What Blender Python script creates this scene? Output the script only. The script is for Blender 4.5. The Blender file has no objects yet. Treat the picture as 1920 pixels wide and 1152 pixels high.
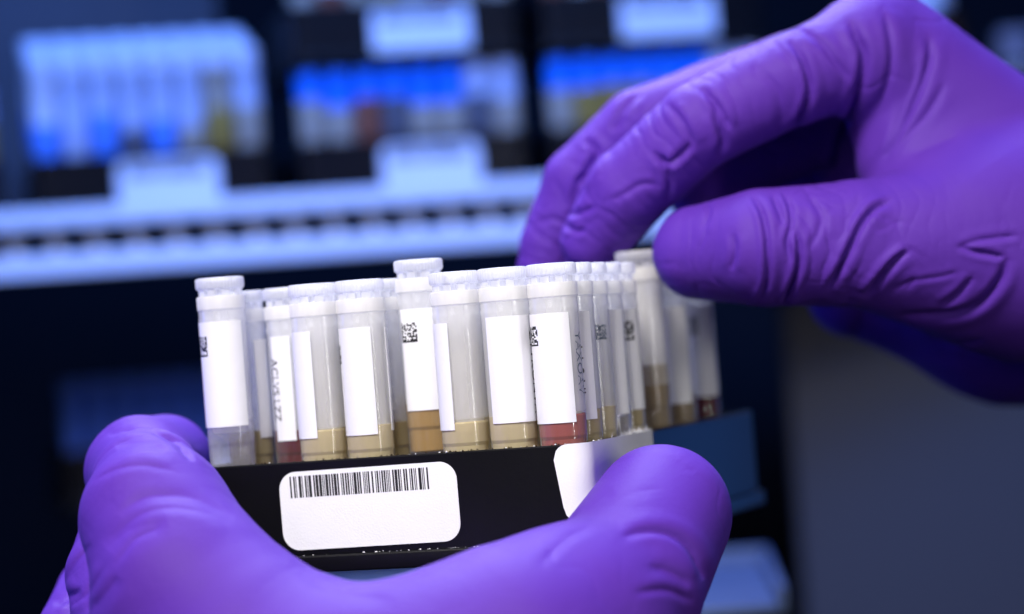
import bpy, bmesh, math, random
import numpy as np
from mathutils import Matrix, Vector

random.seed(7)
rng = np.random.default_rng(7)
SC = bpy.context.scene
COL = SC.collection
MM = 0.001                                   # everything below is worked out in millimetres

# ------------------------------------------------------------------ camera
FOC = 99.4
F = 1920 * FOC / 36.0
RHO, PIT = math.radians(4.4), math.radians(-0.7)
fwd = np.array([0, math.cos(PIT), -math.sin(PIT)])
up0 = np.array([0, math.sin(PIT), math.cos(PIT)])
rgt = math.cos(RHO) * np.array([1.0, 0, 0]) - math.sin(RHO) * up0
upv = math.sin(RHO) * np.array([1.0, 0, 0]) + math.cos(RHO) * up0
CAM = -500.0 * fwd


def P(x, y, d):
    """point (mm) seen at photo pixel x, y at distance d along the view"""
    return CAM + fwd * d + rgt * ((x - 960) / F * d) + upv * ((576 - y) / F * d)


def project(w):
    q = w - CAM
    d = q @ fwd
    return 960 + F * (q @ rgt) / d, 576 - F * (q @ upv) / d, d


cam_d = bpy.data.cameras.new('camera')
cam = bpy.data.objects.new('camera', cam_d)
COL.objects.link(cam)
cam_d.lens = FOC
cam_d.sensor_width = 36
cam_d.clip_start, cam_d.clip_end = 0.02, 50
M4 = Matrix.Identity(4)
for i in range(3):
    M4[i][0], M4[i][1], M4[i][2], M4[i][3] = rgt[i], upv[i], -fwd[i], CAM[i] * MM
cam.matrix_world = M4
cam_d.dof.use_dof = True
cam_d.dof.focus_distance = 0.489
cam_d.dof.aperture_fstop = 8.6
cam_d.dof.aperture_blades = 9
SC.camera = cam

# ------------------------------------------------------------------ world, lamps, exposure
wd = bpy.data.worlds.new('World')
SC.world = wd
wd.use_nodes = True
wd.node_tree.nodes['Background'].inputs[0].default_value = (0.06, 0.10, 0.42, 1)
wd.node_tree.nodes['Background'].inputs[1].default_value = 0.035


def area(name, loc, target, sx, sy, power, col, spread=180):
    l = bpy.data.lights.new(name, 'AREA')
    l.shape = 'RECTANGLE'
    l.size, l.size_y = sx * MM, sy * MM
    l.energy, l.color, l.spread = power, col, math.radians(spread)
    o = bpy.data.objects.new(name, l)
    o.location = Vector(loc) * MM
    o.rotation_euler = (Vector(target) - Vector(loc)).to_track_quat('-Z', 'Y').to_euler()
    COL.objects.link(o)
    return o


area('key_lamp', (-140, -400, 480), (20, 0, -15), 230, 170, 0.98, (1.0, 0.96, 0.94), 62)
area('fill_lamp', (-200, -620, 160), (-20, -30, -40), 240, 240, 0.07, (0.97, 0.93, 1.0), 60)
area('added_backlight', (-30, 210, 300), (0, 35, 0), 240, 110, 0.24, (0.80, 0.86, 1.0), 45)  # added light from behind, makes the milky tubes and caps glow
area('added_glint_light', (400, -330, 20), (0, 0, 0), 18, 240, 0.07, (1.0, 0.98, 0.96), 60)  # narrow light added only for upright glints on the tube walls
area('blue_bench_lamp', (60, 190, 330), (20, 0, -10), 420, 60, 0.8, (0.05, 0.13, 1.0), 130)
area('shelf_lamp', (-60, 150, 300), (-20, 390, 60), 520, 80, 1.75, (0.075, 0.25, 1.0), 110)
area('blue_side_lamp', (-330, 60, 60), (-20, 0, -30), 60, 260, 0.25, (0.05, 0.12, 1.0), 140)
area('added_blue_reflection_light', (215, 240, 0), (50, 40, -30), 130, 170, 0.012, (0.06, 0.26, 1.0), 90)  # unseen light added so the rack's right face mirrors blue

SC.view_settings.view_transform = 'Standard'
SC.view_settings.look = 'None'
SC.view_settings.exposure = 0.0
SC.view_settings.gamma = 1.0
SC.cycles.use_denoising = True
SC.cycles.max_bounces = 10
SC.cycles.diffuse_bounces = 4
SC.cycles.transparent_max_bounces = 40
SC.cycles.caustics_reflective = False
SC.cycles.caustics_refractive = False
SC.cycles.sample_clamp_indirect = 4.0

# ------------------------------------------------------------------ materials


def new_mat(name):
    m = bpy.data.materials.new(name)
    m.use_nodes = True
    nt = m.node_tree
    b = nt.nodes['Principled BSDF']
    return m, nt, b


def noise(nt, scale, detail=3, rough=.55, vec=None):
    n = nt.nodes.new('ShaderNodeTexNoise')
    n.inputs['Scale'].default_value = scale
    n.inputs['Detail'].default_value = detail
    n.inputs['Roughness'].default_value = rough
    if vec is None:
        tc = nt.nodes.new('ShaderNodeTexCoord')
        vec = tc.outputs['Object']
    nt.links.new(vec, n.inputs['Vector'])
    return n


def mix_col(nt, fac, a, b):
    m = nt.nodes.new('ShaderNodeMix')
    m.data_type = 'RGBA'
    m.inputs[6].default_value = (*a, 1)
    m.inputs[7].default_value = (*b, 1)
    nt.links.new(fac, m.inputs[0])
    return m.outputs[2]


def bump(nt, height, strength, dist, b):
    n = nt.nodes.new('ShaderNodeBump')
    n.inputs['Strength'].default_value = strength
    n.inputs['Distance'].default_value = dist
    nt.links.new(height, n.inputs['Height'])
    nt.links.new(n.outputs[0], b.inputs['Normal'])


def solid(name, c, rough=.5, spec=.5, var=.12, scale=60, bmp=0.0, metallic=0.0):
    m, nt, b = new_mat(name)
    n = noise(nt, scale)
    out = mix_col(nt, n.outputs[0], tuple(x * (1 - var) for x in c), tuple(min(1, x * (1 + var)) for x in c))
    nt.links.new(out, b.inputs['Base Color'])
    b.inputs['Roughness'].default_value = rough
    b.inputs['Specular IOR Level'].default_value = spec
    b.inputs['Metallic'].default_value = metallic
    if bmp:
        n2 = noise(nt, scale * 9, 4)
        bump(nt, n2.outputs[0], bmp, 0.0002, b)
    return m


def glove_mat(name):
    m, nt, b = new_mat(name)
    n = noise(nt, 28, 3)
    out = mix_col(nt, n.outputs[0], (0.084, 0.0225, 0.300), (0.100, 0.029, 0.340))
    nt.links.new(out, b.inputs['Base Color'])
    b.inputs['Roughness'].default_value = .60
    b.inputs['Specular IOR Level'].default_value = .17
    b.inputs['Sheen Weight'].default_value = .04
    b.inputs['Sheen Roughness'].default_value = .4
    b.inputs['Sheen Tint'].default_value = (.25, .3, 1, 1)
    n2 = noise(nt, 900, 3, .6)
    n3 = noise(nt, 3600, 2, .6)
    a = nt.nodes.new('ShaderNodeMath')
    a.operation = 'ADD'
    nt.links.new(n2.outputs[0], a.inputs[0])
    nt.links.new(n3.outputs[0], a.inputs[1])
    bump(nt, a.outputs[0], .45, 0.00012, b)
    return m


def cloudy(name, tint, alpha, edge, gloss=.10, rough=.18, clear=(1, 1, 1), streak=0.0, back=.30):
    """milky plastic or liquid: part clear, part scattering, denser where seen edge-on"""
    m = bpy.data.materials.new(name)
    m.use_nodes = True
    nt = m.node_tree
    nt.nodes.clear()
    o = nt.nodes.new('ShaderNodeOutputMaterial')
    tr = nt.nodes.new('ShaderNodeBsdfTransparent')
    tr.inputs[0].default_value = (*clear, 1)
    df = nt.nodes.new('ShaderNodeBsdfDiffuse')
    tl = nt.nodes.new('ShaderNodeBsdfTranslucent')
    n = noise(nt, 260, 3)
    c = mix_col(nt, n.outputs[0], tuple(x * .88 for x in tint), tint)
    nt.links.new(c, df.inputs[0])
    nt.links.new(c, tl.inputs[0])
    mx = nt.nodes.new('ShaderNodeMixShader')
    mx.inputs[0].default_value = back
    nt.links.new(df.outputs[0], mx.inputs[1])
    nt.links.new(tl.outputs[0], mx.inputs[2])
    lw = nt.nodes.new('ShaderNodeLayerWeight')
    lw.inputs[0].default_value = .35
    mr = nt.nodes.new('ShaderNodeMapRange')
    mr.inputs['To Min'].default_value = alpha
    mr.inputs['To Max'].default_value = edge
    nt.links.new(lw.outputs['Facing'], mr.inputs['Value'])
    fac = mr.outputs[0]
    if streak:
        tc = nt.nodes.new('ShaderNodeTexCoord')
        mp = nt.nodes.new('ShaderNodeMapping')
        mp.inputs['Scale'].default_value = (1, 1, .18)
        nt.links.new(tc.outputs['Object'], mp.inputs[0])
        n4 = noise(nt, 260, 5, .65, mp.outputs[0])
        ad = nt.nodes.new('ShaderNodeMath')
        ad.operation = 'MULTIPLY_ADD'
        ad.inputs[1].default_value = streak
        nt.links.new(n4.outputs[0], ad.inputs[0])
        nt.links.new(fac, ad.inputs[2])
        fac = ad.outputs[0]
    m2 = nt.nodes.new('ShaderNodeMixShader')
    nt.links.new(fac, m2.inputs[0])
    nt.links.new(tr.outputs[0], m2.inputs[1])
    nt.links.new(mx.outputs[0], m2.inputs[2])
    gl = nt.nodes.new('ShaderNodeBsdfGlossy')
    gl.inputs['Roughness'].default_value = rough
    fr = nt.nodes.new('ShaderNodeFresnel')
    fr.inputs[0].default_value = 1.45
    sc = nt.nodes.new('ShaderNodeMath')
    sc.operation = 'MULTIPLY'
    sc.inputs[1].default_value = gloss * 6
    sc.use_clamp = True
    nt.links.new(fr.outputs[0], sc.inputs[0])
    ge = nt.nodes.new('ShaderNodeNewGeometry')
    fb = nt.nodes.new('ShaderNodeMath')          # gloss on outer faces only
    fb.operation = 'SUBTRACT'
    fb.inputs[0].default_value = 1.0
    nt.links.new(ge.outputs['Backfacing'], fb.inputs[1])
    fm = nt.nodes.new('ShaderNodeMath')
    fm.operation = 'MULTIPLY'
    nt.links.new(sc.outputs[0], fm.inputs[0])
    nt.links.new(fb.outputs[0], fm.inputs[1])
    m3 = nt.nodes.new('ShaderNodeMixShader')
    nt.links.new(fm.outputs[0], m3.inputs[0])
    nt.links.new(m2.outputs[0], m3.inputs[1])
    nt.links.new(gl.outputs[0], m3.inputs[2])
    nt.links.new(m3.outputs[0], o.inputs[0])
    return m


GLOVE = glove_mat('purple_nitrile')
PP = cloudy('milky_polypropylene', (1.0, 1.0, 1.0), .20, .72, .16, .13, streak=.10, back=.35)
PPW = cloudy('wetted_polypropylene', (.97, .97, .98), .03, .30, .16, .12, streak=.04, back=.35)
PPD = cloudy('frosted_polypropylene', (1.0, .985, .93), .42, .70, .02, .3, streak=.34, back=.4)
CAPM = cloudy('white_cap_plastic', (.90, .90, .92), .46, .85, .09, .25)
PAPER = solid('label_paper', (.80, .80, .825), .6, .3, .03, 300, .25)
INK = solid('black_ink', (.012, .012, .014), .5, .3, .2, 900)
RACKM = solid('black_rack_plastic', (.004, .004, .005), .30, .28, .25, 90, .15)
TORN = solid('torn_paper', (.8, .8, .8), .9, .1, .05, 800)
LIQ = {
    'straw': cloudy('straw_liquid', (.80, .68, .40), .58, .8, .03, .2, (.97, .93, .78), .2),
    'amber': cloudy('amber_liquid', (.48, .30, .105), .76, .88, .03, .2, (.9, .72, .4), .2),
    'red': cloudy('red_liquid', (.42, .10, .085), .76, .86, .03, .2, (.8, .35, .33), .2),
    'dark red': cloudy('dark_red_liquid', (.12, .010, .016), .90, .95, .03, .2, (.5, .1, .12), .1),
    'clear': cloudy('clear_liquid', (.9, .9, .92), .08, .3, .06, .1, (.95, .95, 1), .1),
    'brown': cloudy('brown_liquid', (.32, .24, .13), .72, .85, .03, .2, (.7, .55, .4), .2),
    'olive': cloudy('olive_liquid', (.62, .50, .24), .62, .8, .03, .2, (.85, .8, .6), .2),
}

# ------------------------------------------------------------------ mesh helpers


def mesh_obj(name, verts, faces, mat, parent=None, smooth=False, mats=None, fmat=None, auto=None):
    me = bpy.data.meshes.new(name)
    v = np.asarray(verts, dtype=np.float64) * MM
    me.from_pydata([tuple(p) for p in v], [], faces)
    for m in (mats or [mat]):
        me.materials.append(m)
    if fmat is not None:
        me.polygons.foreach_set('material_index', fmat)
    if smooth:
        me.polygons.foreach_set('use_smooth', [True] * len(me.polygons))
    if auto:
        me.set_sharp_from_angle(angle=math.radians(auto))
    me.update()
    o = bpy.data.objects.new(name, me)
    COL.objects.link(o)
    if parent:
        o.parent = parent
    return o


def thing(name, label, cat, loc, rz=0.0, group=None):
    o = bpy.data.objects.new(name, None)
    COL.objects.link(o)
    o.location = Vector(loc) * MM
    o.rotation_euler = (0, 0, rz)
    o.empty_display_size = .005
    tag(o, label, cat, group)
    return o


def tag(o, label=None, cat=None, group=None, kind=None):
    for k, v in (('label', label), ('category', cat), ('group', group), ('kind', kind)):
        if v:
            o[k] = v
    return o


class MB:
    def __init__(s):
        s.v, s.f = [], []

    def add(s, v, f):
        n = len(s.v)
        s.v += [tuple(p) for p in v]
        s.f += [tuple(i + n for i in q) for q in f]

    def box(s, x0, x1, y0, y1, z0, z1):
        s.add([(x0, y0, z0), (x1, y0, z0), (x1, y1, z0), (x0, y1, z0), (x0, y0, z1), (x1, y0, z1), (x1, y1, z1), (x0, y1, z1)],
              [(0, 3, 2, 1), (4, 5, 6, 7), (0, 1, 5, 4), (1, 2, 6, 5), (2, 3, 7, 6), (3, 0, 4, 7)])

    def build(s, name, mat, parent=None, smooth=False, auto=None, bev=0):
        o = mesh_obj(name, s.v, s.f, mat, parent, smooth, auto=auto)
        if bev:
            bm = bmesh.new()
            bm.from_mesh(o.data)
            bmesh.ops.bevel(bm, geom=[e for e in bm.edges if len(e.link_faces) == 2 and e.calc_face_angle(0) > .5],
                            offset=bev * MM, segments=3, profile=.5, affect='EDGES')
            bm.to_mesh(o.data)
            bm.free()
            o.data.polygons.foreach_set('use_smooth', [True] * len(o.data.polygons))
            o.data.set_sharp_from_angle(angle=math.radians(40))
        return o


def lathe(profile, n=40, close_top=True, close_bot=True, rmod=None):
    v, f = [], []
    for k, (r, z) in enumerate(profile):
        for i in range(n):
            a = 2 * math.pi * i / n
            rr = rmod(r, z, a) if rmod else r
            v.append((rr * math.sin(a), -rr * math.cos(a), z))
    for k in range(len(profile) - 1):
        for i in range(n):
            j = (i + 1) % n
            f.append((k * n + i, k * n + j, (k + 1) * n + j, (k + 1) * n + i))
    if close_bot:
        f.append(tuple(reversed(range(n))))
    if close_top:
        f.append(tuple(range((len(profile) - 1) * n, len(profile) * n)))
    return v, f


def round_rect(w, h, r, n=10):
    pts = []
    for cx, cy, a0 in ((w / 2 - r, h / 2 - r, 0), (-w / 2 + r, h / 2 - r, 90), (-w / 2 + r, -h / 2 + r, 180), (w / 2 - r, -h / 2 + r, 270)):
        for i in range(n + 1):
            a = math.radians(a0 + 90 * i / n)
            pts.append((cx + r * math.cos(a), cy + r * math.sin(a)))
    return pts


def prism(mb, poly, z0, z1):
    n = len(poly)
    v = [(x, y, z0) for x, y in poly] + [(x, y, z1) for x, y in poly]
    f = [tuple(reversed(range(n))), tuple(range(n, 2 * n))]
    f += [(i, (i + 1) % n, n + (i + 1) % n, n + i) for i in range(n)]
    mb.add(v, f)


# ------------------------------------------------------------------ room and furniture in the background
TH = math.radians(19.0)
U = np.array([math.cos(TH), -math.sin(TH), 0])
V = np.array([math.sin(TH), math.cos(TH), 0])
ZV = np.array([0, 0, 1.0])
O = P(1058, 832, 490)                         # rim height under the nearest corner tube

WALLM = solid('dark_cabinet_back', (.010, .011, .016), .8, .2, .3, 6)
SHELFM = solid('white_shelf_paint', (.78, .79, .82), .4, .4, .03, 20)
GREYM = solid('grey_cabinet_paint', (.050, .051, .060), .6, .3, .10, 5)
BENCHM = solid('dark_bench_top', (.012, .012, .015), .5, .3, .2, 20)
TRAYM = solid('pale_tray_plastic', (.10, .14, .22), .45, .4, .05, 12)

w0 = P(960, 576, 1250)
mb = MB()
mb.box(-1200, 1200, w0[1], w0[1] + 20, -700, 900)
tag(mb.build('back_wall', WALLM), kind='structure')
mb = MB()
zb = -150
mb.box(-1200, 1200, -420, w0[1] - 1, zb - 30, zb)
tag(mb.build('bench', BENCHM), kind='structure')

BY = math.radians(12)                          # the shelf runs away from us to the right
B0 = P(500, 362, 878)
E1 = np.array([math.cos(BY), math.sin(BY), 0])
N1 = np.array([-math.sin(BY), math.cos(BY), 0])

shelf = thing('shelf', 'white metal shelf with a row of slots along its front lip', 'shelf', B0, BY)
mb = MB()
mb.box(-190, 300, 2.2, 160, -4.0, -2.5)
mb.build('shelf_panel', SHELFM, shelf)
mb = MB()
mb.box(-190, 300, 0, 2, -6.4, -.6)
mb.box(-190, 300, -.5, 2, -19.4, -14.6)
mb.box(-190, 300, -1.6, 2, -21.2, -19.5)
mb.build('front_lip', SHELFM, shelf, bev=.5)
x = -190
webs = MB()
for k in range(40):
    x0 = -190 + k * 12.4
    prof = [(x0, -16.5), (x0 + 3.4, -16.5), (x0 + .6, -5.0), (x0 - 2.8, -5.0)]
    webs.add([(a, 6.0, b) for a, b in prof] + [(a, 7.2, b) for a, b in prof],
             [(0, 1, 2, 3), (7, 6, 5, 4), (0, 4, 5, 1), (1, 5, 6, 2), (2, 6, 7, 3), (3, 7, 4, 0)])
webs.build('slot_web', SHELFM, shelf)

# --- racks: black box with a proud rim and a flanged foot


def rack_base(root, x0, x1, y0, y1, zt, zb_, cols, rows, cr=3.0):
    """body walls, sunk floor, foot flange; local x along the front, y going back"""
    w, h = x1 - x0, y1 - y0
    cx, cy = (x0 + x1) / 2, (y0 + y1) / 2
    outer = [(px + cx, py + cy) for px, py in round_rect(w, h, cr)]
    inner = [(px + cx, py + cy) for px, py in round_rect(w - 2.0, h - 2.0, cr - .9)]
    n = len(outer)
    bev = [(px + cx, py + cy) for px, py in round_rect(w - .5, h - .5, cr - .2)]
    rings = [(outer, zb_), (outer, zt - .25), (bev, zt), (inner, zt), (inner, zt - 4.2)]
    v, f = [], []
    for pl, z in rings:
        v += [(a, b, z) for a, b in pl]
    for k in range(len(rings) - 1):
        for i in range(n):
            j = (i + 1) % n
            f.append((k * n + i, k * n + j, (k + 1) * n + j, (k + 1) * n + i))
    f.append(tuple(range((len(rings) - 1) * n, len(rings) * n)))
    f.append(tuple(reversed(range(n))))
    b = mesh_obj('rack_body', v, f, RACKM, root, True, auto=35)
    mb = MB()
    fl = [(px + cx, py + cy) for px, py in round_rect(w + 2.6, h + 2.6, cr + 1)]
    prism(mb, fl, zb_ - 3.1, zb_ - .05)
    mb.build('foot_flange', RACKM, root, bev=.4)
    mb = MB()
    for i in range(1, cols):
        xx = x0 + w / 2 + (i - cols / 2) * 9.0
        mb.box(xx - .35, xx + .35, y0 + 1.1, y1 - 1.1, zt - 4.1, zt - 2.2)
    for j in range(rows + 1):
        yy = y0 + 5.5 + (j - .5) * 9.0
        if y0 + 1.2 < yy < y1 - 1.2:
            mb.box(x0 + 1.1, x1 - 1.1, yy - .35, yy + .35, zt - 4.1, zt - 2.25)
    mb.build('slot_grid', RACKM, root)
    return b


def flat_label(root, w, h, cx, cz, y, bars=True, seed=1, r=3.0, tilt=0.0, barw=.78, barx=-.02, name='label'):
    """paper label standing on the front wall (normal -y)"""
    poly = round_rect(w, h, r)
    c, s = math.cos(tilt), math.sin(tilt)
    poly = [(px * c - pz * s + cx, px * s + pz * c + cz) for px, pz in poly]
    n = len(poly)
    v = [(a, y, b) for a, b in poly] + [(a, y - .12, b) for a, b in poly]
    f = [tuple(range(n)), tuple(reversed(range(n, 2 * n)))] + [(i, n + i, n + (i + 1) % n, (i + 1) % n) for i in range(n)]
    f = [tuple(reversed(q)) for q in f]
    lab = mesh_obj(name, v, f, PAPER, root)
    if bars:
        rr = random.Random(seed)
        mb = MB()
        x = -w * barw / 2 + barx * w
        end = w * barw / 2 + barx * w
        z1, z0 = h / 2 - .8, h / 2 - .8 - h * .275
        while x < end:
            bw = rr.choice((.16, .16, .3, .3, .5))
            q = [(x, z0), (min(x + bw, end), z0), (min(x + bw, end), z1), (x, z1)]
            q = [(a * c - b * s + cx, a * s + b * c + cz) for a, b in q]
            mb.add([(a, y - .145, b) for a, b in q] + [(a, y - .121, b) for a, b in q],
                   [(0, 1, 2, 3), (0, 4, 5, 1), (1, 5, 6, 2), (2, 6, 7, 3), (3, 7, 4, 0)])
            x += bw + rr.choice((.14, .14, .22, .4))
        mb.build('barcode', INK, lab)
    return lab


def copy_tree(o, parent=None):
    c = o.copy()
    COL.objects.link(c)
    if parent:
        c.parent = parent
    for ch in list(o.children):
        copy_tree(ch, c)
    return c


# the racks on the shelf: built once, then copied
RW, RD = 74.0, 92.0
bg0 = thing('tube_rack', 'blurred black tube rack lowest in the middle stack on the white shelf', 'tube rack', B0, BY,
            'racks stored on the shelf')
rack_base(bg0, -RW / 2, RW / 2, 0, RD, 15.0, -1.0, 8, 9)
flat_label(bg0, 31.5, 16.5, 4.5, 4.4, -.02, True, 3)
TIER = 43.5
rack_spots = []


def place_rack(src, s, depth, z, label):
    o = src
    o.location = Vector(B0 + E1 * s + N1 * depth + ZV * z) * MM
    o['label'] = label
    rack_spots.append((s, depth, z))
    return o


SA, SB, SCC = -34.0, 49.0, 130.0
place_rack(bg0, SB, 5, 0, 'blurred black tube rack lowest in the middle stack on the white shelf')
place_rack(copy_tree(bg0), SB, 5, TIER, 'blurred black tube rack resting on the middle rack, label near the top edge')
place_rack(copy_tree(bg0), SCC, 5, 0, 'blurred black tube rack on the shelf hidden mostly behind the pinching hand')
place_rack(copy_tree(bg0), SCC, 5, TIER, 'blurred black tube rack above the raised fingers, label at its front')
place_rack(copy_tree(bg0), SA, 5, 0, 'blurred black tube rack at left of the shelf under tall pale tubes')
place_rack(copy_tree(bg0), SA - 83, 5, 0, 'black tube rack at the far left edge, cut by the frame')
low = copy_tree(bg0)
place_rack(low, SA + 5, 60, -92, 'dim black tube rack on the bench below the white shelf')

# small background tubes, one mesh each with cap, wall and contents
BGC = {
    'blue': solid('blue_tube_plastic', (.010, .22, .95), .35, .5, .15, 40),
    'azure': solid('azure_tube_plastic', (.10, .30, .95), .35, .5, .15, 40),
    'shaded_blue': solid('shaded_blue_tube_plastic', (.05, .12, .5), .4, .4, .2, 40),  # dim blue shade under the shelf put into the plastic's colour
    'pale': solid('pale_tube_plastic', (.50, .56, .72), .35, .5, .12, 40),
    'white': solid('white_tube_plastic', (.70, .72, .80), .4, .4, .08, 40),
    'beige': solid('beige_sample', (.42, .36, .27), .5, .3, .3, 60),
    'amber': solid('amber_sample', (.36, .24, .05), .5, .3, .3, 60),
    'rust': solid('rust_sample', (.26, .09, .05), .5, .3, .3, 60),
    'grey': solid('grey_sample', (.12, .12, .14), .5, .3, .3, 60),
}
bg_meshes = {}


def bg_tube_mesh(top, body, cont, frac):
    key = (top, body, cont, frac)
    if key in bg_meshes:
        return bg_meshes[key]
    H = 34.0
    zl = 4 + (H - 10) * frac
    prof = [(3.6, 0), (4.1, .6), (4.15, zl), (4.15, zl + .1), (4.15, 28.5), (4.3, 28.7), (4.3, 30.6), (3.7, 30.8), (3.7, 31.9), (4.4, 32.1), (4.4, 33.7), (4.1, 34)]
    n = 14
    v, f = lathe(prof, n)
    fm = []
    for k in range(len(prof) - 1):
        fm += [0 if k < 2 else (1 if k < 5 else 2)] * n
    fm += [0, 2]
    o = mesh_obj('stored_tube', v, f, None, None, True, mats=[BGC[cont], BGC[body], BGC[top]], fmat=fm, auto=40)
    bg_meshes[key] = o.data
    COL.objects.unlink(o)
    bpy.data.objects.remove(o)
    return bg_meshes[key]


def bg_tube(s, depth, z, top, body, cont, frac, label, group):
    o = bpy.data.objects.new('stored_tube', bg_tube_mesh(top, body, cont, frac))
    COL.objects.link(o)
    o.location = Vector(B0 + E1 * s + N1 * depth + ZV * z) * MM
    tag(o, label, 'sample tube', group)
    return o


ORD = ['first', 'second', 'third', 'fourth', 'fifth', 'sixth', 'seventh', 'last']
ROWS = ['front', 'second', 'third', 'fourth', 'rearmost']


def fill_rack(sc, z, rows, kind, where, group, sink=11.0, step=0.0, seed=0):
    rr = random.Random(seed)
    for r in range(rows):
        for c in range(8):
            s = sc + (c - 3.5) * 9.0
            dep = (60 if kind == 'dim' else 5) + 6 + r * 9.0
            if kind == 'tall':
                top, body = 'white', rr.choice(['pale', 'white', 'white', 'pale'])
                cont = rr.choice(['grey', 'beige', 'rust', 'amber']) if c > 3 else rr.choice(['pale', 'grey', 'azure', 'grey'])
                if c in (0, 4):
                    cont = 'azure'
                if c == 6:
                    body, cont = 'beige', 'amber'
                fr = rr.choice([.3, .4, .5])
            elif kind == 'blue':
                top, body = 'blue', 'blue'
                if c == 6 or c == 7:
                    top, body = 'pale', 'pale'
                cont = rr.choice(['amber', 'beige', 'rust', 'grey', 'beige', 'amber'])
                fr = rr.choice([.74, .82, .86])
            elif kind == 'mixed':
                top, body = rr.choice(['white', 'pale', 'blue']), rr.choice(['beige', 'pale', 'rust', 'white', 'amber'])
                cont = rr.choice(['beige', 'rust', 'amber'])
                fr = .5
            else:
                top, body, cont, fr = 'shaded_blue', 'shaded_blue', 'grey', .3  # tubes below the shelf get the colour darkened for shade
            n = bg_tube(s, dep, z + 15.0 - sink + step * r, top, body, cont, fr, '', group)
            row = '' if rows == 1 else ' in the %s row' % ROWS[r]
            n['label'] = '%s blurred tube from the left%s, %s' % (ORD[c], row, where)


fill_rack(SB, 0, 1, 'blue', 'in the lower middle rack', 'tubes in the lower middle rack', seed=3)
fill_rack(SB, TIER, 1, 'mixed', 'in the upper middle rack', 'tubes in the upper middle rack', seed=4)
fill_rack(SCC, 0, 1, 'blue', 'in the rack behind the fingers', 'tubes in the lower right rack', seed=5)
fill_rack(SCC, TIER, 1, 'mixed', 'in the rack above the fingers', 'tubes in the upper right rack', seed=6)
fill_rack(SA, 0, 5, 'tall', 'pale, in the left rack', 'tubes in the left rack', sink=3.0, step=2.6, seed=7)
fill_rack(SA - 83, 0, 1, 'blue', 'in the rack at the left edge', 'tubes at the left edge', seed=8)
fill_rack(SA + 5, -92, 1, 'dim', 'in the dim rack below the shelf', 'tubes below the shelf', seed=9)

# things standing further back
mb = MB()
mb.box(-52, 36, 110, 150, -2.4, 86)
bx = mb.build('storage_box', solid('grey_card', (.085, .075, .08), .8, .2, .25, 30), None, bev=2)
bx.location = Vector(B0 + E1 * SA) * MM
bx.rotation_euler = (0, 0, BY)
tag(bx, 'grey cardboard storage box standing behind the left rack', 'box')


def bottle(px, py, dep, r, h, label, capmat, bodymat):
    t = thing('bottle', label, 'bottle', P(px, py, dep), 0)
    v, f = lathe([(r * .9, -h), (r, -h + 1.5), (r, -r * 1.2), (r * .82, -r * .55), (r * .55, -r * .4)], 24)
    mesh_obj('bottle_body', v, f, bodymat, t, True, auto=40)
    v, f = lathe([(r * .62, -r * .45), (r * .62, r * .5), (r * .55, r * .58)], 24)
    mesh_obj('bottle_cap', v, f, capmat, t, True, auto=40)
    return t


SH = B0[2] - 2.45
BROWN = solid('brown_glass', (.045, .022, .012), .25, .5)
bottle(1738, -12, 948, 12, P(1738, -12, 948)[2] - SH, 'brown bottle with a white cap standing on the shelf behind the hand', BGC['white'], BROWN)
bottle(1905, 92, 985, 11, P(1905, 92, 985)[2] - SH, 'grey capped bottle near the right edge of the shelf', solid('grey_cap', (.22, .21, .25), .5, .4), BROWN)
# grey cabinet at right
gp = P(1488, 860, 990)
mb = MB()
mb.box(0, 420, 0, 30, -330, 110)
cab = mb.build('cabinet', GREYM, None, bev=2)
cab.location = Vector(gp) * MM
cab.rotation_euler = (0, 0, math.radians(-4))
tag(cab, 'plain grey cabinet side filling the lower right behind the hands', 'cabinet')

# pale tray lying low behind the rack
tp = P(1000, 1066, 760)
tray = thing('tray', 'pale blue tray lying blurred beneath the held rack', 'tray', (tp[0], tp[1], tp[2] - 6), math.radians(-3))
mb = MB()
mb.box(-66, 62, -80, 40, -3, 0)
mb.build('tray_floor', TRAYM, tray, bev=.8)
mb = MB()
mb.box(-68, 64, 40.2, 42.5, -3, 4)
mb.box(-68.4, -66.2, -80, 40, -3, 4)
mb.box(62.2, 64.4, -80, 40, -3, 4)
mb.build('tray_rim', TRAYM, tray, bev=.6)

# ------------------------------------------------------------------ the rack in the hand
held = thing('tube_rack', 'black tube rack full of labelled tubes held in the gloved left hand', 'tube rack', O, -TH)
X0, X1, Y0, Y1 = -68.5, 5.5, -5.5, 114.0
rack_base(held, X0, X1, Y0, Y1, 0.0, -16.6, 8, 12, 4.0)
flat_label(held, 33.6, 13.9, -35.0, -8.6, Y0 - .02, True, 11, 3.2, math.radians(.4), .785, -.045)


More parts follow.
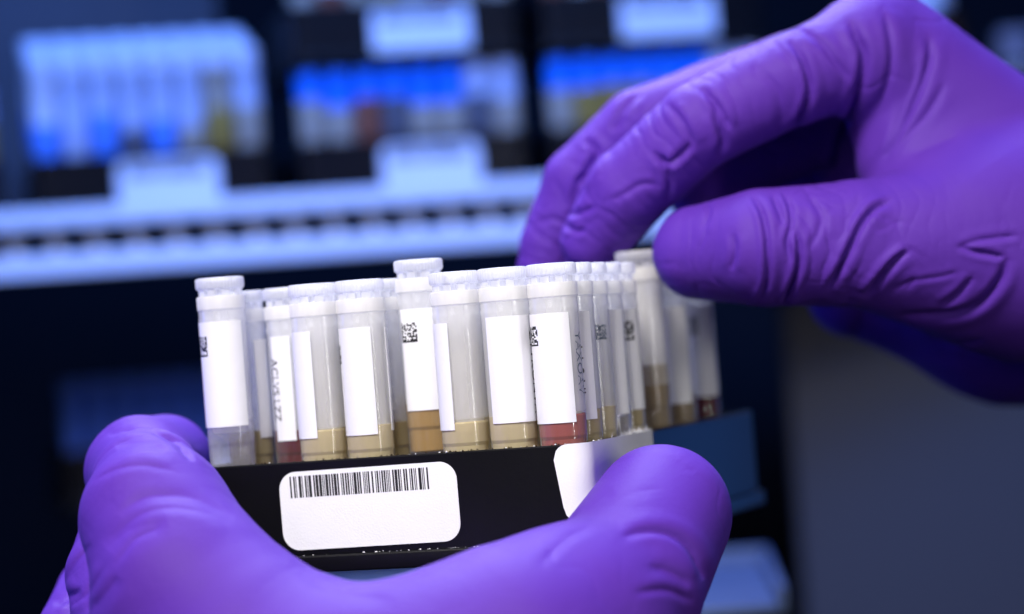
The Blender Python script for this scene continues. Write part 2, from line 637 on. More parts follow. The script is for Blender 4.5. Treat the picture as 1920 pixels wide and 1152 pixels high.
def wrap_label():
    """second label, bent round the near right corner of the rack, left edge a little askew"""
    cr = 4.0
    Ltot = 44.0
    nseg, nz = 90, 10
    start = -1.2                             # arc length before the corner arc begins
    arc = cr * math.pi / 2
    v, f = [], []
    for off in (.10, .22):
        for i in range(nseg + 1):
            for j in range(nz + 1):
                t = j / nz
                zz = -13.2 + 13.3 * t
                s = start + Ltot * i / nseg - 1.1 * (t - .5) * (1 - i / nseg)
                # round the two left corners of the paper
                e = Ltot * i / nseg
                rc = 2.6
                if e < rc:
                    dz = rc - math.sqrt(max(0, rc * rc - (rc - e) ** 2))
                    zz = -13.2 + dz + (13.3 - 2 * dz) * t
                if s < 0:
                    px, py, nx, ny = X1 - cr + s, Y0, 0, -1
                elif s < arc:
                    a = s / cr
                    nx, ny = math.sin(a), -math.cos(a)
                    px, py = X1 - cr + cr * nx, Y0 + cr + cr * ny
                else:
                    px, py, nx, ny = X1, Y0 + cr + s - arc, 1, 0
                jag = 0
                if j == nz and i > nseg * .55:
                    jag = rng.uniform(-.25, .35)
                v.append((px + nx * off, py + ny * off, zz + jag))
    N = (nseg + 1) * (nz + 1)
    for L in (0, 1):
        for i in range(nseg):
            for j in range(nz):
                a = L * N + i * (nz + 1) + j
                q = (a, a + nz + 1, a + nz + 2, a + 1)
                f.append(q if L else tuple(reversed(q)))
    lab = mesh_obj('label', v, f, PAPER, held, True, auto=50)
    lab['label'] = 'white label bent round the rack corner with a torn fuzzy top edge'
    # torn paper fibres along its top edge
    mb = MB()
    for k in range(90):
        s0 = rng.normal(31, 3.5) if k < 60 else rng.uniform(14, 41)
        px, py, pz = X1 + .1, Y0 + s0, .05
        d = np.array([rng.normal(0, .6), rng.normal(0, .7), abs(rng.normal(.3, .6))])
        L = rng.uniform(.4, 1.5)
        d = d / np.linalg.norm(d) * L
        p0 = np.array([px, py, pz])
        m1 = p0 + d * .5 + np.array([rng.normal(0, .15), rng.normal(0, .15), rng.normal(.1, .1)])
        p1 = p0 + d
        w = .055
        ring = []
        for q, ww in ((p0, w), (m1, w), (p1, w * .4)):
            for a in (0, 2.1, 4.2):
                ring.append(q + ww * np.array([math.cos(a), math.sin(a), .5 * math.sin(a + 1)]))
        fc = []
        for b in (0, 3):
            for i in range(3):
                fc.append((b + i, b + (i + 1) % 3, b + 3 + (i + 1) % 3, b + 3 + i))
        mb.add(ring, fc)
    fz = mb.build('paper_fibre', TORN, lab)
    tag(fz, kind='stuff')


wrap_label()
# specks of dirt along the rim
mb = MB()
mb2 = MB()
for k in range(130):
    m = mb if k % 7 else mb2
    if k < 85:
        c = np.array([rng.uniform(X0 + 10, X1 - 3), Y0 + rng.uniform(.1, 1.6), rng.uniform(0, .15)])
    else:
        c = np.array([X1 - rng.uniform(.1, 1.0), Y0 + rng.uniform(4, 60), rng.uniform(0, .15)])
    s = rng.uniform(.08, .26)
    q = [c + s * np.array(d) * rng.uniform(.6, 1.3) for d in ((1, 0, 0), (-1, 0, 0), (0, 1, 0), (0, -1, 0), (0, 0, 1), (0, 0, -1))]
    m.add(q, [(0, 2, 4), (2, 1, 4), (1, 3, 4), (3, 0, 4), (2, 0, 5), (1, 2, 5), (3, 1, 5), (0, 3, 5)])
for k in range(70):                              # pale specks caught on the ledge of the foot flange
    c = np.array([rng.uniform(X0 + 4, X1 - 6), Y0 - rng.uniform(.1, 1.1), -16.6 + rng.uniform(0, .08)])
    s = rng.uniform(.05, .14)
    q = [c + s * np.array(d) * rng.uniform(.6, 1.5) for d in ((1, 0, 0), (-1, 0, 0), (0, 1, 0), (0, -1, 0), (0, 0, 1), (0, 0, -1))]
    mb2.add(q, [(0, 2, 4), (2, 1, 4), (1, 3, 4), (3, 0, 4), (2, 0, 5), (1, 2, 5), (3, 1, 5), (0, 3, 5)])
tag(mb.build('dirt_speck', solid('brown_dirt', (.05, .035, .02), .9, .1), held), kind='stuff')
tag(mb2.build('frost_speck', TORN, held), kind='stuff')

# ------------------------------------------------------------------ tubes
HT = 34.6


def tube_meshes():
    def knurl(r, z, a):
        return r + (.26 * (abs(math.cos(7 * a)) ** .5 - .7) if z < 4.3 and r > 3.7 else 0)
    n = 96
    outer = [(3.4, 0), (4.0, .02), (4.06, .3), (4.1, 3.8), (4.13, 4.2), (4.2, 4.6), (4.2, 8.8), (4.2, 26.2), (4.28, 26.6), (4.28, 27.2), (4.2, 27.5), (4.22, 28.6),
             (4.38, 28.9), (4.38, 31.0), (4.3, 31.25), (3.55, 31.25), (3.42, 30.4), (3.42, 23.5), (3.42, 7.5), (3.0, 6.6), (0.6, 4.9)]
    v, f = lathe(outer, n, True, True, knurl)
    fm = []
    for k in range(len(outer) - 1):
        fm += [1 if 12 <= k <= 18 else (2 if k <= 5 or k == 19 else 0)] * n
    body = mesh_obj('tube_body', v, f, None, None, True, mats=[PP, PPD, PPW], fmat=fm + [2, 2], auto=22)

    def fine(r, z, a):
        if r > 4.2 and 32.75 < z < 34.4:
            return r - (.10 if math.cos(44 * a) > 0 else 0)
        if 31.2 < z < 32.5 and r > 3.6:
            return r - (.75 if math.cos(10 * a) > .45 else 0)
        return r
    n = 176
    prof = [(3.0, 30.3), (3.3, 30.4), (3.3, 31.3), (3.95, 31.3), (3.95, 32.35), (4.2, 32.55), (4.4, 32.8), (4.4, 34.25), (4.25, 34.5), (3.9, 34.6), (3.3, 34.55), (3.1, 34.1), (1.5, 34.05)]
    v, f = lathe(prof, n, True, True, fine)
    cap = mesh_obj('screw_cap', v, f, CAPM, None, True, auto=35)
    me = (body.data, cap.data)
    for o in (body, cap):
        bpy.data.objects.remove(o)
    return me


BODY, CAP = tube_meshes()


def add_mesh(name, data, parent):
    o = bpy.data.objects.new(name, data)
    COL.objects.link(o)
    o.parent = parent
    return o


def wrap(name, r0, r1, a0, a1, z0, z1, mat, parent):
    """curved sheet between two angles; angle 0 looks at -y, positive to +x"""
    n = max(6, int(abs(a1 - a0) / 5))
    v, f = [], []
    for r in (r0, r1):
        for i in range(n + 1):
            a = math.radians(a0 + (a1 - a0) * i / n)
            for z in (z0, z1):
                v.append((r * math.sin(a), -r * math.cos(a), z))
    m = 2 * (n + 1)
    for i in range(n):
        a = 2 * i
        f.append((a, a + 1, a + 3, a + 2))
        f.append((m + a, m + a + 2, m + a + 3, m + a + 1))
        f.append((a + 1, m + a + 1, m + a + 3, a + 3))
        f.append((a, a + 2, m + a + 2, m + a))
    f.append((0, m, m + 1, 1))
    f.append((m - 2, m - 1, 2 * m - 1, 2 * m - 2))
    return mesh_obj(name, v, f, mat, parent, True, auto=40)


def printed_block(parent, ac, zc, size, r, seed):
    """small block of printed cells"""
    rr = random.Random(seed)
    n = 12
    c = size / n
    mb = MB()
    for i in range(n):
        for j in range(n):
            if rr.random() < .55 or i == 0 or j == 0:
                a0 = math.radians(ac) + (i - n / 2) * c / r
                a1 = a0 + c * 1.02 / r
                z0, z1 = zc + (j - n / 2) * c, zc + (j - n / 2 + 1.02) * c
                mb.add([(r * math.sin(a), -r * math.cos(a), z) for a, z in ((a0, z0), (a1, z0), (a1, z1), (a0, z1))], [(0, 1, 2, 3)])
    return mb.build('printed_mark', INK, parent)


def text_mesh(s, size):
    cu = bpy.data.curves.new('text', 'FONT')
    cu.body = s
    cu.size = size
    cu.resolution_u = 3
    o = bpy.data.objects.new('text', cu)
    COL.objects.link(o)
    dg = bpy.context.evaluated_depsgraph_get()
    me = bpy.data.meshes.new_from_object(o.evaluated_get(dg))
    v = np.array([p.co[:] for p in me.vertices])
    f = [tuple(p.vertices) for p in me.polygons]
    bpy.data.objects.remove(o)
    bpy.data.curves.remove(cu)
    bpy.data.meshes.remove(me)
    v -= (v.max(0) + v.min(0)) / 2
    return v, f


def printed_text(parent, s, size, ac, zc, r, mat=None, bold=1.0):
    """line of writing running down the tube"""
    v, f = text_mesh(s, size)
    if r > 4.3:
        r += .045
    w = []
    for x, y, _ in v:
        a = math.radians(ac) + y * bold / r
        w.append((r * math.sin(a), -r * math.cos(a), zc - x))
    return mesh_obj('printed_text', w, f, mat or INK, parent)


def tube(colr, row, label, lift=0.0, lab=None, z=(8.2, 26.6), liq=None, level=8.0, group='tubes in the held rack', du=0, dv=0, tilt=(0, 0)):
    base = O + U * ((colr - 7) * 9 + du) + V * (row * 9 + dv) + ZV * (-3.3 + lift)
    t = thing('sample_tube', label, 'sample tube', base, 0, group)
    t.rotation_euler = (math.radians(tilt[0]), math.radians(tilt[1]), 0)
    add_mesh('tube_body', BODY, t)
    add_mesh('screw_cap', CAP, t)
    st = None
    if liq:
        v, f = lathe([(3.3, .12), (3.84, .4), (3.86, 4.1), (4.1, 4.7), (4.14, level - .3), (4.02, level), (3.5, level - .25)], 48)
        mesh_obj('liquid', v, f, LIQ[liq], t, True, auto=15)
    if lab:
        st = wrap('paper_label', 4.24, 4.33, lab[0], lab[1], HT - z[1], HT - z[0], PAPER, t)
    return t, st


RL = 4.345
# front row, left to right
t, s = tube(0, 0, 'leftmost tube, raised on its ribbed clear foot, label with printed mark', 2.6, (-84, 55), (7.9, 26.9), 'clear', 9.3)
printed_block(s, -63, HT - 12.3, 3.6, RL, 1)
t, s = tube(2, 0, 'front tube in second place, narrow label strip on its left half', 0, (-150, -10), (8.4, 27.4), 'straw', 8.6)
t, s = tube(3, 0, 'front tube just above the barcode with a broad square label', 0, (-74, 22), (8.4, 27.4), 'straw', 8.9)
printed_block(s, -88, HT - 13.0, 3.2, RL, 2)
wrap('paper_label', 4.235, 4.32, 70, 190, HT - 27, HT - 8.6, PAPER, t)
t, s = tube(4, 1, 'tall raised amber tube standing above its neighbours, printed mark on label', 3.0, (-62, 60), (8.8, 27.0), 'amber', 9.8, du=-.9)
printed_block(s, -36, HT - 13.0, 3.5, RL, 3)
t, s = tube(5, 0, 'front tube with a thin label strip and mirrored writing inside', 0, (-150, -24), (8.9, 27.6), 'straw', 8.3)
s2 = wrap('paper_label', 4.235, 4.32, 140, 205, HT - 27, HT - 9, PAPER, t)
ig = solid('faded_ink', (.10, .13, .16), .6, .2)
printed_text(t, 'BYAKOAV', 2.6, 163, HT - 17.5, 4.2)
printed_block(t, 192, HT - 12.5, 2.6, 4.2, 4)
t, s = tube(6, 0, 'front tube with the widest white label, black writing at its edge', 0, (-54, 84), (8.5, 27.0), 'straw', 9.0)
printed_text(s, 'ZYVKONVA', 2.7, 76, HT - 18.5, RL)
t, s = tube(7, 0, 'red filled tube at the near corner of the rack', 0, (-100, 33), (8.6, 27.6), 'red', 8.4)
printed_block(s, -70, HT - 12.4, 3.4, RL, 5)
printed_text(t, 'YAXOAV', 2.7, 62, HT - 17.5, 4.25, ig)
v_, f_ = lathe([(3.3, 17.0), (3.38, 17.2), (3.38, 27.6), (3.3, 27.8)], 40)
# second row seen through the gap at left
t, s = tube(0, 1, 'half hidden tube behind the leftmost tube, amber at the bottom', 0, (30, 75), (9.0, 27.0), 'olive', 9.0, du=-.2)
t, s = tube(1, 1, 'dark red bottomed tube in the gap, black writing down its label', 0, (-52, 2), (8.8, 27.8), 'dark red', 8.6, du=.1)
printed_text(s, 'ACLVS LZZ', 2.3, -44, HT - 18.5, RL)
v_, f_ = lathe([(.2, 12.2), (.9, 12.5), (1.35, 13.6), (1.0, 14.7), (.2, 15.2)], 20)
dr = mesh_obj('droplet', v_, f_, cloudy('pink_droplet', (.6, .25, .15), .6, .8), t, True)
dr.location = Vector((1.6, -2.0, 0)) * MM
t, s = tube(2, 1, 'tube directly behind the narrow label strip tube', 0, (60, 200), (8.8, 27.8), 'straw', 9)
t, s = tube(3, 1, 'grey cloudy tube seen between the broad label and raised amber tube', 0, (100, 210), (8.8, 27.8), 'olive', 9)
t, s = tube(5, 1, 'tube behind the mirrored writing tube', 0, (60, 170), (8.8, 27.8), 'straw', 9)
t, s = tube(6, 1, 'tube behind the widest white label tube', 0, (90, 230), (8.8, 27.8), 'straw', 9)
# right hand column going back
t, s = tube(7, 1, 'olive tube just behind the red corner tube, writing on its label edge', 0, (-40, 50), (8.6, 27.6), 'olive', 8.6)
printed_text(s, 'A L 2 I II', 2.6, 10, HT - 18.5, RL)
t, s = tube(7, 2, 'third tube of the right side, bluish clear with no front label', 0, (110, 250), (8.6, 27.6), 'straw', 9.0)
p = printed_block(t, 35, HT - 12.5, 2.6, 4.22, 6)
p.data.materials[0] = ig
t, s = tube(7, 3, 'fourth tube of the right side, plain label and grey base', 0, (-30, 62), (8.6, 27.6), 'clear', 8.6)
t, s = tube(7, 4, 'fifth tube of the right side, label with printed mark at its left', 0, (-20, 80), (8.6, 27.2), 'olive', 8.6)
printed_block(s, 22, HT - 12.6, 3.6, RL, 7)
HB, HS = tube(7, 6, 'raised tube pinched between the gloved thumb and finger', 2.5, (120, 240), (8.6, 27.2), 'brown', 12.6)
t, s = tube(7, 8, 'blurred tube below the thumb with a wide pale label', 0, (-75, 48), (8.6, 27.6), 'brown', 9)
printed_block(s, -72, HT - 12.6, 3.6, RL, 8)
t, s = tube(7, 10, 'rearmost blurred tube with dark red liquid', 0, (-20, 62), (8.6, 27.0), 'dark red', 9)
printed_block(s, -14, HT - 12.6, 3.4, RL, 9)

# ------------------------------------------------------------------ gloved hands: one continuous skin each


def cone(p, a, b, ra, rb):
    ba = b - a
    t = np.clip(((p - a) @ ba) / (ba @ ba), 0, 1).astype(np.float32)
    q = p - a
    q -= t[:, None] * ba
    return np.sqrt(np.einsum('ij,ij->i', q, q)) - (ra + (rb - ra) * t)


def smin(a, b, k):
    h = np.maximum(k - np.abs(a - b), 0) / k
    return np.minimum(a, b) - h * h * k * .25


def J(x, y, r, d):
    """joint: photo pixel, radius in pixels, distance -> point and radius in mm"""
    return P(x, y, d).astype(np.float32), r * d / F


class Hand:
    def __init__(s, palm, fingers, kpalm=9.0):
        s.palm = [[J(*j) for j in ch] for ch in palm]
        s.fingers = [([J(*j) for j in ch], kk) for ch, kk in fingers]
        s.kp = kpalm

    def chain(s, p, ch, k):
        d = None
        for (a, ra), (b, rb) in zip(ch[:-1], ch[1:]):
            e = cone(p, a, b, ra, rb)
            d = e if d is None else smin(d, e, k)
        return d

    def sdf(s, p):
        d = None
        for ch in s.palm:
            e = s.chain(p, ch, 1.0)
            d = e if d is None else smin(d, e, s.kp)
        for ch, kk in s.fingers:
            e = s.chain(p, ch, .7)
            root = ch[0][0]
            q = p - root
            dist = np.sqrt(np.einsum('ij,ij->i', q, q))
            t = np.clip((dist - ch[0][1] * .9) / (ch[0][1] * 1.1), 0, 1)
            k = kk * (1 - t) + .7 * t
            d = smin(d, e, k)
        return d

    def bounds(s):
        pts = [j for ch in s.palm for j in ch] + [j for ch, _ in s.fingers for j in ch]
        lo = np.min([p - r for p, r in pts], 0) - 3
        hi = np.max([p + r for p, r in pts], 0) + 3
        return lo, hi

    def mesh(s, h):
        lo, hi = s.bounds()
        n = np.ceil((hi - lo) / h).astype(int) + 1
        ax = [lo[i] + h * np.arange(n[i], dtype=np.float32) for i in range(3)]
        g = np.empty(n, np.float32)
        yy, zz = np.meshgrid(ax[1], ax[2], indexing='ij')
        step = max(1, int(400000 / yy.size))
        for i0 in range(0, n[0], step):
            xs = ax[0][i0:i0 + step]
            p = np.empty((len(xs), yy.size, 3), np.float32)
            p[:, :, 0] = xs[:, None]
            p[:, :, 1] = yy.ravel()
            p[:, :, 2] = zz.ravel()
            g[i0:i0 + step] = s.sdf(p.reshape(-1, 3)).reshape(len(xs), n[1], n[2])
        ins = g < 0
        # surface nets
        nc = n - 1
        acc = np.zeros((*nc, 3), np.float32)
        cnt = np.zeros(nc, np.int16)
        corners = [(a, b, c) for a in (0, 1) for b in (0, 1) for c in (0, 1)]
        def sl(o):
            return tuple(slice(o[i], o[i] + nc[i]) for i in range(3))
        for a in corners:
            for axn in range(3):
                if a[axn]:
                    continue
                b = list(a)
                b[axn] = 1
                ga, gb = g[sl(a)], g[sl(b)]
                cr = (ga < 0) != (gb < 0)
                t = np.where(cr, ga / np.where(cr, ga - gb, 1), 0)
                for i in range(3):
                    acc[..., i] += np.where(cr, a[i] + (t if i == axn else 0), 0)
                cnt += cr
        act = cnt > 0
        idx = -np.ones(nc, np.int64)
        w = np.argwhere(act)
        idx[act] = np.arange(len(w))
        verts = lo + h * (w + acc[act] / cnt[act][:, None])
        faces = []
        for axn in range(3):
            o1, o2 = [(1, 2), (2, 0), (0, 1)][axn]
            A = np.take(ins, range(0, n[axn] - 1), axn)
            B = np.take(ins, range(1, n[axn]), axn)
            e = np.argwhere(A != B)
            ok = (e[:, o1] > 0) & (e[:, o2] > 0) & (e[:, o1] < nc[o1]) & (e[:, o2] < nc[o2])
            e = e[ok]
            d1 = np.zeros(3, int); d1[o1] = 1
            d2 = np.zeros(3, int); d2[o2] = 1
            q = np.stack([idx[tuple((e - d1 - d2).T)], idx[tuple((e - d2).T)], idx[tuple(e.T)], idx[tuple((e - d1).T)]], 1)
            fl = ~A[tuple(e.T)]
            q[fl] = q[fl][:, ::-1]
            faces.append(q)
        faces = np.concatenate(faces)
        faces = faces[(faces >= 0).all(1)]
        verts = verts.astype(np.float32)
        for _ in range(2):
            verts = s.snap(verts)
        return verts, faces

    def grad(s, v, e=.25):
        g = np.empty_like(v)
        for i in range(3):
            d = np.zeros(3, np.float32)
            d[i] = e
            g[:, i] = s.sdf(v + d) - s.sdf(v - d)
        return g / np.maximum(np.linalg.norm(g, axis=1, keepdims=True), 1e-6)

    def snap(s, v):
        return v - .8 * s.grad(v) * s.sdf(v)[:, None]


def subdivide(v, q):
    e = np.concatenate([q[:, [0, 1]], q[:, [1, 2]], q[:, [2, 3]], q[:, [3, 0]]])
    es = np.sort(e, 1)
    key = es[:, 0].astype(np.int64) * len(v) + es[:, 1]
    uq, inv = np.unique(key, return_inverse=True)
    a, b = uq // len(v), uq % len(v)
    em = (v[a] + v[b]) / 2
    fm = v[q].mean(1)
    nv, ne, nq = len(v), len(uq), len(q)
    inv = inv.reshape(4, nq) + nv
    fi = np.arange(nq) + nv + ne
    out = [np.stack([q[:, k], inv[k], fi, inv[(k + 3) % 4]], 1) for k in range(4)]
    return np.concatenate([v, em, fm]), np.concatenate(out)


def spline(pts, n=10):
    p = np.array(pts, float)
    p = np.vstack([2 * p[0] - p[1], p, 2 * p[-1] - p[-2]])
    out = []
    for i in range(1, len(p) - 2):
        for t in np.linspace(0, 1, n, endpoint=False):
            out.append(.5 * ((2 * p[i]) + (-p[i - 1] + p[i + 1]) * t + (2 * p[i - 1] - 5 * p[i] + 4 * p[i + 1] - p[i + 2]) * t * t
                             + (-p[i - 1] + 3 * p[i] - 3 * p[i + 1] + p[i + 2]) * t ** 3))
    out.append(p[-2])
    return np.array(out)


def crease_field(v, nrm, creases):
    """height (mm) of folds pressed along lines on the side of the glove that the lines were traced on"""
    x, y, d = project(v)
    view = (v - CAM) / np.linalg.norm(v - CAM, axis=1, keepdims=True)
    facing = np.clip(-(nrm * view).sum(1) * 3.0 + .15, 0, 1)
    H = np.zeros(len(v))
    for pts, wd_, dep, ridge in creases:
        c = spline(pts)
        wd_ = wd_ * .84
        lo, hi = c.min(0) - 5 * wd_, c.max(0) + 5 * wd_
        m = np.where((x > lo[0]) & (x < hi[0]) & (y > lo[1]) & (y < hi[1]) & (facing > 0))[0]
        if len(m) == 0:
            continue
        px = np.stack([x[m], y[m]], 1)
        best = np.full(len(m), 1e9)
        sg = np.zeros(len(m))
        tt = np.zeros(len(m))
        ns = len(c) - 1
        for i in range(ns):
            a, b = c[i], c[i + 1]
            ab = b - a
            t = np.clip(((px - a) @ ab) / max(ab @ ab, 1e-6), 0, 1)
            q = px - a - t[:, None] * ab
            dd = np.hypot(q[:, 0], q[:, 1])
            k = dd < best
            best[k] = dd[k]
            sg[k] = np.sign(ab[0] * q[k, 1] - ab[1] * q[k, 0])
            tt[k] = (i + t[k]) / ns
        taper = np.clip(np.minimum(tt, 1 - tt) * 5, 0, 1) ** .7 * .9 + .1
        s = best * sg
        wl = np.where(s < 0, .62, 1.45) * wd_
        val = -dep * np.exp(-np.abs(s / wl) ** 1.35) + dep * ridge * np.exp(-((s - 2.2 * wd_) / (1.5 * wd_)) ** 2) \
            + dep * .30 * np.exp(-((s + 2.4 * wd_) / (1.8 * wd_)) ** 2)
        H[m] += val * taper * facing[m]
    return H


def fbm(v, scale, seed):
    r = np.random.default_rng(seed)
    out = np.zeros(len(v))
    for k in range(14):
        f = r.normal(0, 1, 3) * scale
        out += np.sin(v @ f + r.uniform(0, 6.28)) / 14 ** .5
    return out


def ring_field(v, chain, spots, seed):
    """fine rings of slack glove round the joints of one finger"""
    r = np.random.default_rng(seed)
    best = np.full(len(v), 1e9)
    ax = np.zeros(len(v))
    rad = np.ones(len(v))
    L = 0
    for (a, ra), (b, rb) in zip(chain[:-1], chain[1:]):
        ba = b - a
        ln = np.linalg.norm(ba)
        t = np.clip(((v - a) @ ba) / (ln * ln), 0, 1)
        dd = np.linalg.norm(v - a - t[:, None] * ba, axis=1) - (ra + (rb - ra) * t)
        k = dd < best
        best[k] = dd[k]
        ax[k] = L + t[k] * ln
        rad[k] = ra + (rb - ra) * t[k]
        L += ln
    w = np.exp(-(best / 2.0) ** 2)
    H = np.zeros(len(v))
    for s0, wid, amp, freq in spots:
        env = np.exp(-((ax - s0 * L) / wid) ** 2)
        ph = ax * freq + 1.3 * fbm(v, .16, seed + 3) + .8 * fbm(v, .4, seed + 4)
        wave = .3 - (1 - np.abs(np.sin(ph))) ** 3
        mod = np.clip(.5 + .7 * fbm(v, .22, seed + 5), 0, 1)
        H += amp * env * wave * mod
    return H * w


def build_hand(name, hand, creases, rings, lumps, label, h, crinkle):
    v, q = hand.mesh(h)
    v, q = subdivide(v, q)
    v = hand.snap(v.astype(np.float32))
    n = hand.grad(v)
    H = crease_field(v, n, creases)
    for ci, spots, seed in rings:
        H += ring_field(v, hand.fingers[ci][0], spots, seed)
    # crinkles: thin valleys along wandering lines, in patches
    f = fbm(v, .13, 51) + .55 * fbm(v, .32, 52)
    patch = np.clip(fbm(v, .07, 53) * .9 + .25, 0, 1)
    H -= crinkle * patch * np.exp(-np.abs(f / .13) ** 1.4)
    f = fbm(v, .22, 54) + .4 * fbm(v, .5, 55)
    patch = np.clip(fbm(v, .09, 56) * .9 + .1, 0, 1)
    H -= .7 * crinkle * patch * np.exp(-np.abs(f / .15) ** 1.4)
    H += lumps * fbm(v, .10, 21) + lumps * .5 * fbm(v, .28, 22)
    v = v + n * H[:, None]
    c = v.mean(0)
    me = bpy.data.meshes.new(name)
    me.vertices.add(len(v))
    me.vertices.foreach_set('co', ((v - c) * MM).astype(np.float32).ravel())
    me.loops.add(len(q) * 4)
    me.loops.foreach_set('vertex_index', q.astype(np.int32).ravel())
    me.polygons.add(len(q))
    me.polygons.foreach_set('loop_start', np.arange(0, len(q) * 4, 4, dtype=np.int32))
    me.polygons.foreach_set('use_smooth', np.ones(len(q), bool))
    me.materials.append(GLOVE)
    me.update(calc_edges=True)
    o = bpy.data.objects.new(name, me)
    o.location = Vector(c.tolist()) * MM
    COL.objects.link(o)
    tag(o, label, 'gloved hand')
    return o


def Z4(pts):       # pixels of an enlarged study of the photograph -> photo pixels
    return [(960 + x * .5034, y * .5034) for x, y in pts]


def Z8(pts):
    return [(1200 + x * .434, 300 + y * .434) for x, y in pts]


def Z5(pts):
    return [(80 + x * .3577, 740 + y * .3577) for x, y in pts]


def Z6(pts):
    return [(740 + x * .3854, 740 + y * .3854) for x, y in pts]


def Z1(pts):
    return [(1240 + x * .3646, y * .3646) for x, y in pts]


# right hand: reaches in from the upper right, thumb and index on the raised tube
right = Hand(
    palm=[[(1650, 88, 112, 550), (1990, 372, 148, 548)],
          [(1690, 330, 130, 580), (1890, 560, 185, 606), (2150, 570, 215, 590), (2560, 720, 230, 580)],
          [(1600, 545, 90, 604), (1870, 560, 185, 608)],
          [(1640, 250, 125, 584), (1880, 540, 160, 600)],
          [(1990, 372, 148, 548), (2150, 520, 210, 555)],
          [(1690, 170, 100, 550), (1720, 300, 112, 545), (1820, 400, 150, 540)]],
    fingers=[([(1612, 104, 98, 544), (1478, 152, 84, 540), (1312, 234, 80, 539), (1178, 358, 77, 544), (1112, 452, 62, 548)], 7),
             ([(1602, 104, 86, 562), (1200, 245, 80, 562), (1088, 345, 73, 564), (1034, 462, 60, 565), (1025, 500, 56, 565)], 5),
             ([(1900, 475, 205, 538), (1610, 456, 120, 528), (1430, 466, 110, 526), (1312, 474, 88, 533)], 10),
             ([(1620, 190, 95, 574), (1410, 280, 88, 577), (1335, 350, 84, 578), (1420, 440, 66, 580)], 5),
             ([(1660, 290, 90, 590), (1480, 350, 78, 596), (1440, 430, 64, 598), (1520, 480, 58, 598)], 5)],
    kpalm=8)
CR_R = [
    (Z1([(660, 215), (720, 290), (755, 380), (765, 470), (740, 560), (690, 640), (620, 710)]), 7, 1.3, .5),
    (Z1([(640, 135), (740, 165), (830, 230), (890, 310), (960, 400)]), 7, .7, .5),
    (Z1([(975, 110), (1010, 190), (1045, 270), (1040, 380), (1000, 530), (950, 670), (915, 800), (905, 900)]), 9, 1.5, .5),
    (Z1([(1150, 60), (1180, 180), (1190, 300), (1170, 420), (1120, 560)]), 8, .7, .5),
    (Z1([(1380, 200), (1385, 300), (1350, 420), (1290, 560), (1220, 700), (1150, 820)]), 8, 1.0, .6),
    (Z1([(1320, 330), (1290, 450), (1230, 590), (1180, 720)]), 8, .6, .4),
    (Z1([(1460, 430), (1390, 560), (1290, 680), (1200, 790)]), 8, .5, .5),
    (Z1([(1520, 700), (1400, 750), (1290, 800)]), 9, .35, .3),
    (Z1([(210, 450), (270, 520), (320, 590), (350, 660)]), 7, 1.0, .5),
    (Z1([(270, 570), (300, 650), (320, 730), (300, 800)]), 8, 1.1, .5),
    (Z1([(480, 330), (570, 420), (610, 500), (620, 600), (600, 690)]), 8, .35, .4),
    (Z1([(570, 200), (640, 280), (700, 350)]), 7, .35, .4),
    (Z1([(30, 530), (100, 610), (150, 700), (160, 740)]), 7, .6, .4),
    (Z1([(0, 800), (50, 830), (160, 735)]), 7, .8, .5),
    (Z4([(530, 565), (575, 630), (590, 690), (580, 745)]), 7, 1.0, .5),
    (Z4([(545, 690), (480, 690), (430, 720), (380, 745)]), 6, .4, .4),
    (Z4([(480, 345), (420, 400), (385, 470), (400, 440)]), 7, .8, .4),
    (Z4([(270, 520), (310, 560), (290, 640), (240, 690)]), 7, .9, .5),
    (Z4([(330, 560), (270, 650), (240, 720), (235, 790)]), 7, .6, .4),
    (Z4([(205, 800), (260, 790), (310, 770)]), 6, .7, .4),
    (Z4([(190, 835), (240, 860), (270, 850)]), 6, .6, .4),
    (Z4([(90, 830), (150, 815), (200, 830)]), 6, .4, .4),
    (Z4([(160, 900), (190, 950), (200, 985)]), 6, .5, .4),
    # thumb
    (Z8([(405, 320), (410, 380), (405, 430), (395, 480)]), 7, .6, .4),
    (Z8([(290, 170), (300, 240), (265, 300)]), 7, .35, .3),
    (Z8([(490, 155), (530, 230), (550, 320), (555, 450), (550, 540), (515, 625)]), 6, 1.0, .6),
    (Z8([(575, 150), (605, 220), (625, 280)]), 6, .7, .4),
    (Z8([(620, 140), (652, 210), (655, 290), (640, 360), (655, 440)]), 6, .8, .5),
    (Z8([(678, 300), (690, 380), (685, 470), (655, 560), (620, 630)]), 6, 1.2, .6),
    (Z8([(720, 150), (770, 210), (785, 270), (765, 330), (735, 385)]), 7, .45, .4),
    (Z8([(1075, 180), (1000, 225), (950, 300), (905, 400), (860, 490), (815, 565)]), 7, 1.2, .6),
    (Z8([(1165, 395), (1090, 450), (1030, 520), (980, 590)]), 7, 1.0, .9),
    (Z8([(1120, 440), (1060, 500), (1010, 570)]), 6, .4, .3),
    (Z8([(1375, 372), (1450, 350), (1540, 335), (1640, 325)]), 6, .5, .5),
    (Z8([(1375, 374), (1450, 395), (1530, 410), (1570, 420)]), 6, .8, .3),
    (Z8([(1590, 430), (1560, 520), (1490, 610), (1400, 660), (1280, 680), (1120, 675)]), 8, 1.5, .2),
    (Z8([(1440, 510), (1380, 580), (1300, 640)]), 7, .7, .5),
    (Z8([(1250, 770), (1350, 790), (1480, 780)]), 7, .6, .5),
    (Z8([(1180, 520), (1290, 505), (1370, 485)]), 5, .25, .4),
    (Z8([(1090, 560), (1180, 520), (1150, 560)]), 6, .3, .4),
]
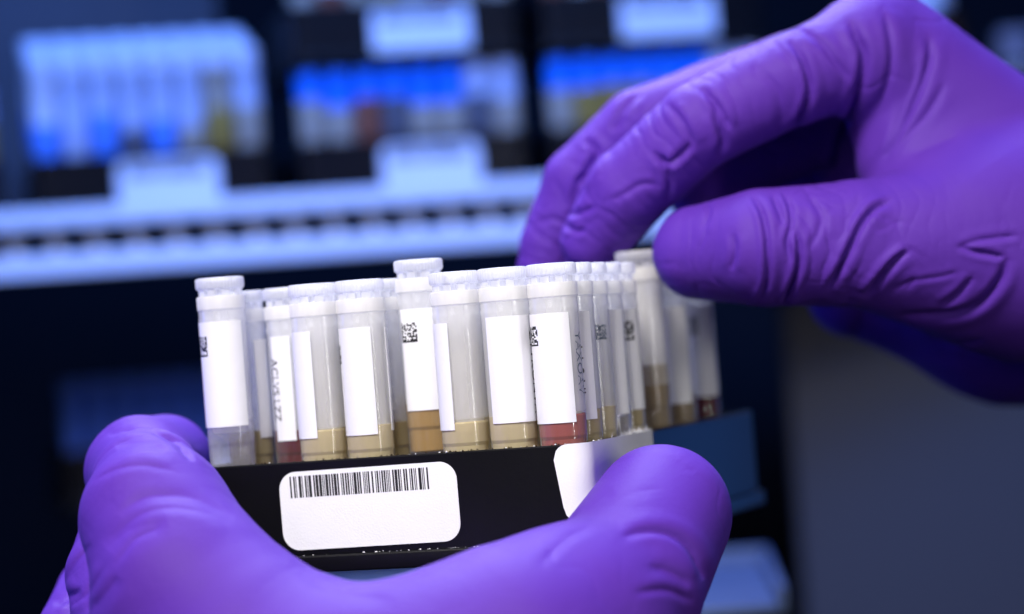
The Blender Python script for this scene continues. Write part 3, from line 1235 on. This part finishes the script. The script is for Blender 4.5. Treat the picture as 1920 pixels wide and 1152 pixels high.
build_hand('gloved_hand', right, CR_R,
           [(0, [(.35, 10, .30, .9), (.62, 8, .40, 1.1), (.85, 7, .30, 1.3)], 31),
            (1, [(.6, 14, .38, .9), (.9, 9, .32, 1.2)], 32),
            (2, [(.62, 13, .36, .9), (.9, 7, .22, 1.2)], 33)],
           .13, 'purple gloved right hand pinching the raised tube from the upper right', .72, .26)

# left hand: back of the hand towards us, index round the left end of the rack, thumb on the corner label
left = Hand(
    palm=[[(352, 1110, 172, 464), (480, 1235, 196, 456), (640, 1335, 240, 450), (800, 1335, 240, 448), (960, 1265, 205, 452), (1075, 1180, 178, 460)],
          [(330, 1330, 170, 468), (560, 1500, 270, 452)],
          [(560, 1500, 270, 452), (760, 1700, 330, 446), (800, 2100, 300, 440)],
          [(960, 1265, 205, 452), (800, 1600, 300, 446)]],
    fingers=[([(352, 1110, 172, 464), (292, 972, 143, 474), (277, 908, 106, 484)], 2.5),
             ([(277, 912, 92, 492), (266, 886, 106, 513), (312, 862, 85, 527)], .7),
             ([(300, 1300, 150, 480), (215, 1080, 92, 498), (240, 990, 86, 512), (300, 960, 78, 530)], 4),
             ([(1075, 1180, 178, 460), (1160, 1108, 158, 468), (1240, 966, 133, 485)], 6),
             ([(240, 1380, 140, 486), (150, 1210, 92, 506), (190, 1120, 84, 524), (270, 1080, 76, 540)], 4),
             ([(230, 1500, 130, 488), (130, 1370, 84, 506), (170, 1290, 76, 522), (240, 1250, 68, 535)], 4)],
    kpalm=14)
CR_L = [
    ([(170, 905), (215, 880), (270, 872), (330, 885)], 7, .22, .3),
    ([(200, 1010), (260, 965), (330, 952), (400, 965)], 9, .28, .3),
    ([(215, 1060), (250, 1010), (300, 985)], 7, .25, .3),
    ([(1130, 960), (1180, 925), (1240, 915)], 9, .15, .3),
    ([(1010, 1060), (1060, 1010), (1110, 985)], 10, .25, .3),
    ([(1190, 1110), (1250, 1105), (1300, 1125)], 8, .4, .3),
    ([(560, 1075), (640, 1110), (740, 1125)], 12, .2, .3),
    ([(110, 1110), (135, 1060), (170, 1020)], 8, .4, .3),
    ([(125, 1140), (165, 1110), (195, 1060)], 7, .4, .3),
    (Z5([(340, 210), (430, 178), (520, 168), (600, 182), (680, 225), (740, 280), (788, 345)]), 7, 1.3, .1),
    (Z5([(380, 268), (470, 242), (560, 246), (650, 285)]), 12, .55, .3),
    (Z5([(400, 630), (480, 560), (560, 528), (680, 522), (800, 542), (920, 592), (1010, 640)]), 17, .55, .4),
    (Z5([(330, 800), (420, 720), (540, 680), (650, 660)]), 26, .5, .2),
    (Z5([(50, 1090), (120, 1062), (200, 1020)]), 10, .9, .4),
    (Z5([(240, 1140), (320, 1040), (390, 950)]), 16, .5, .3),
    (Z6([(1110, 690), (1200, 657), (1300, 657), (1390, 692), (1450, 750), (1490, 830), (1512, 900)]), 9, .95, .25),
    (Z6([(1240, 832), (1320, 850), (1390, 885), (1440, 930)]), 12, .45, .3),
    (Z6([(900, 600), (980, 520), (1060, 460)]), 22, .35, .2),
]
build_hand('gloved_hand', left, CR_L, [(2, [(.6, 10, .2, 1.1)], 41), (0, [(.75, 6, .06, 1.2)], 42)], .06,
           'purple gloved left hand holding the black rack from below, thumb on its corner', .80, .07)
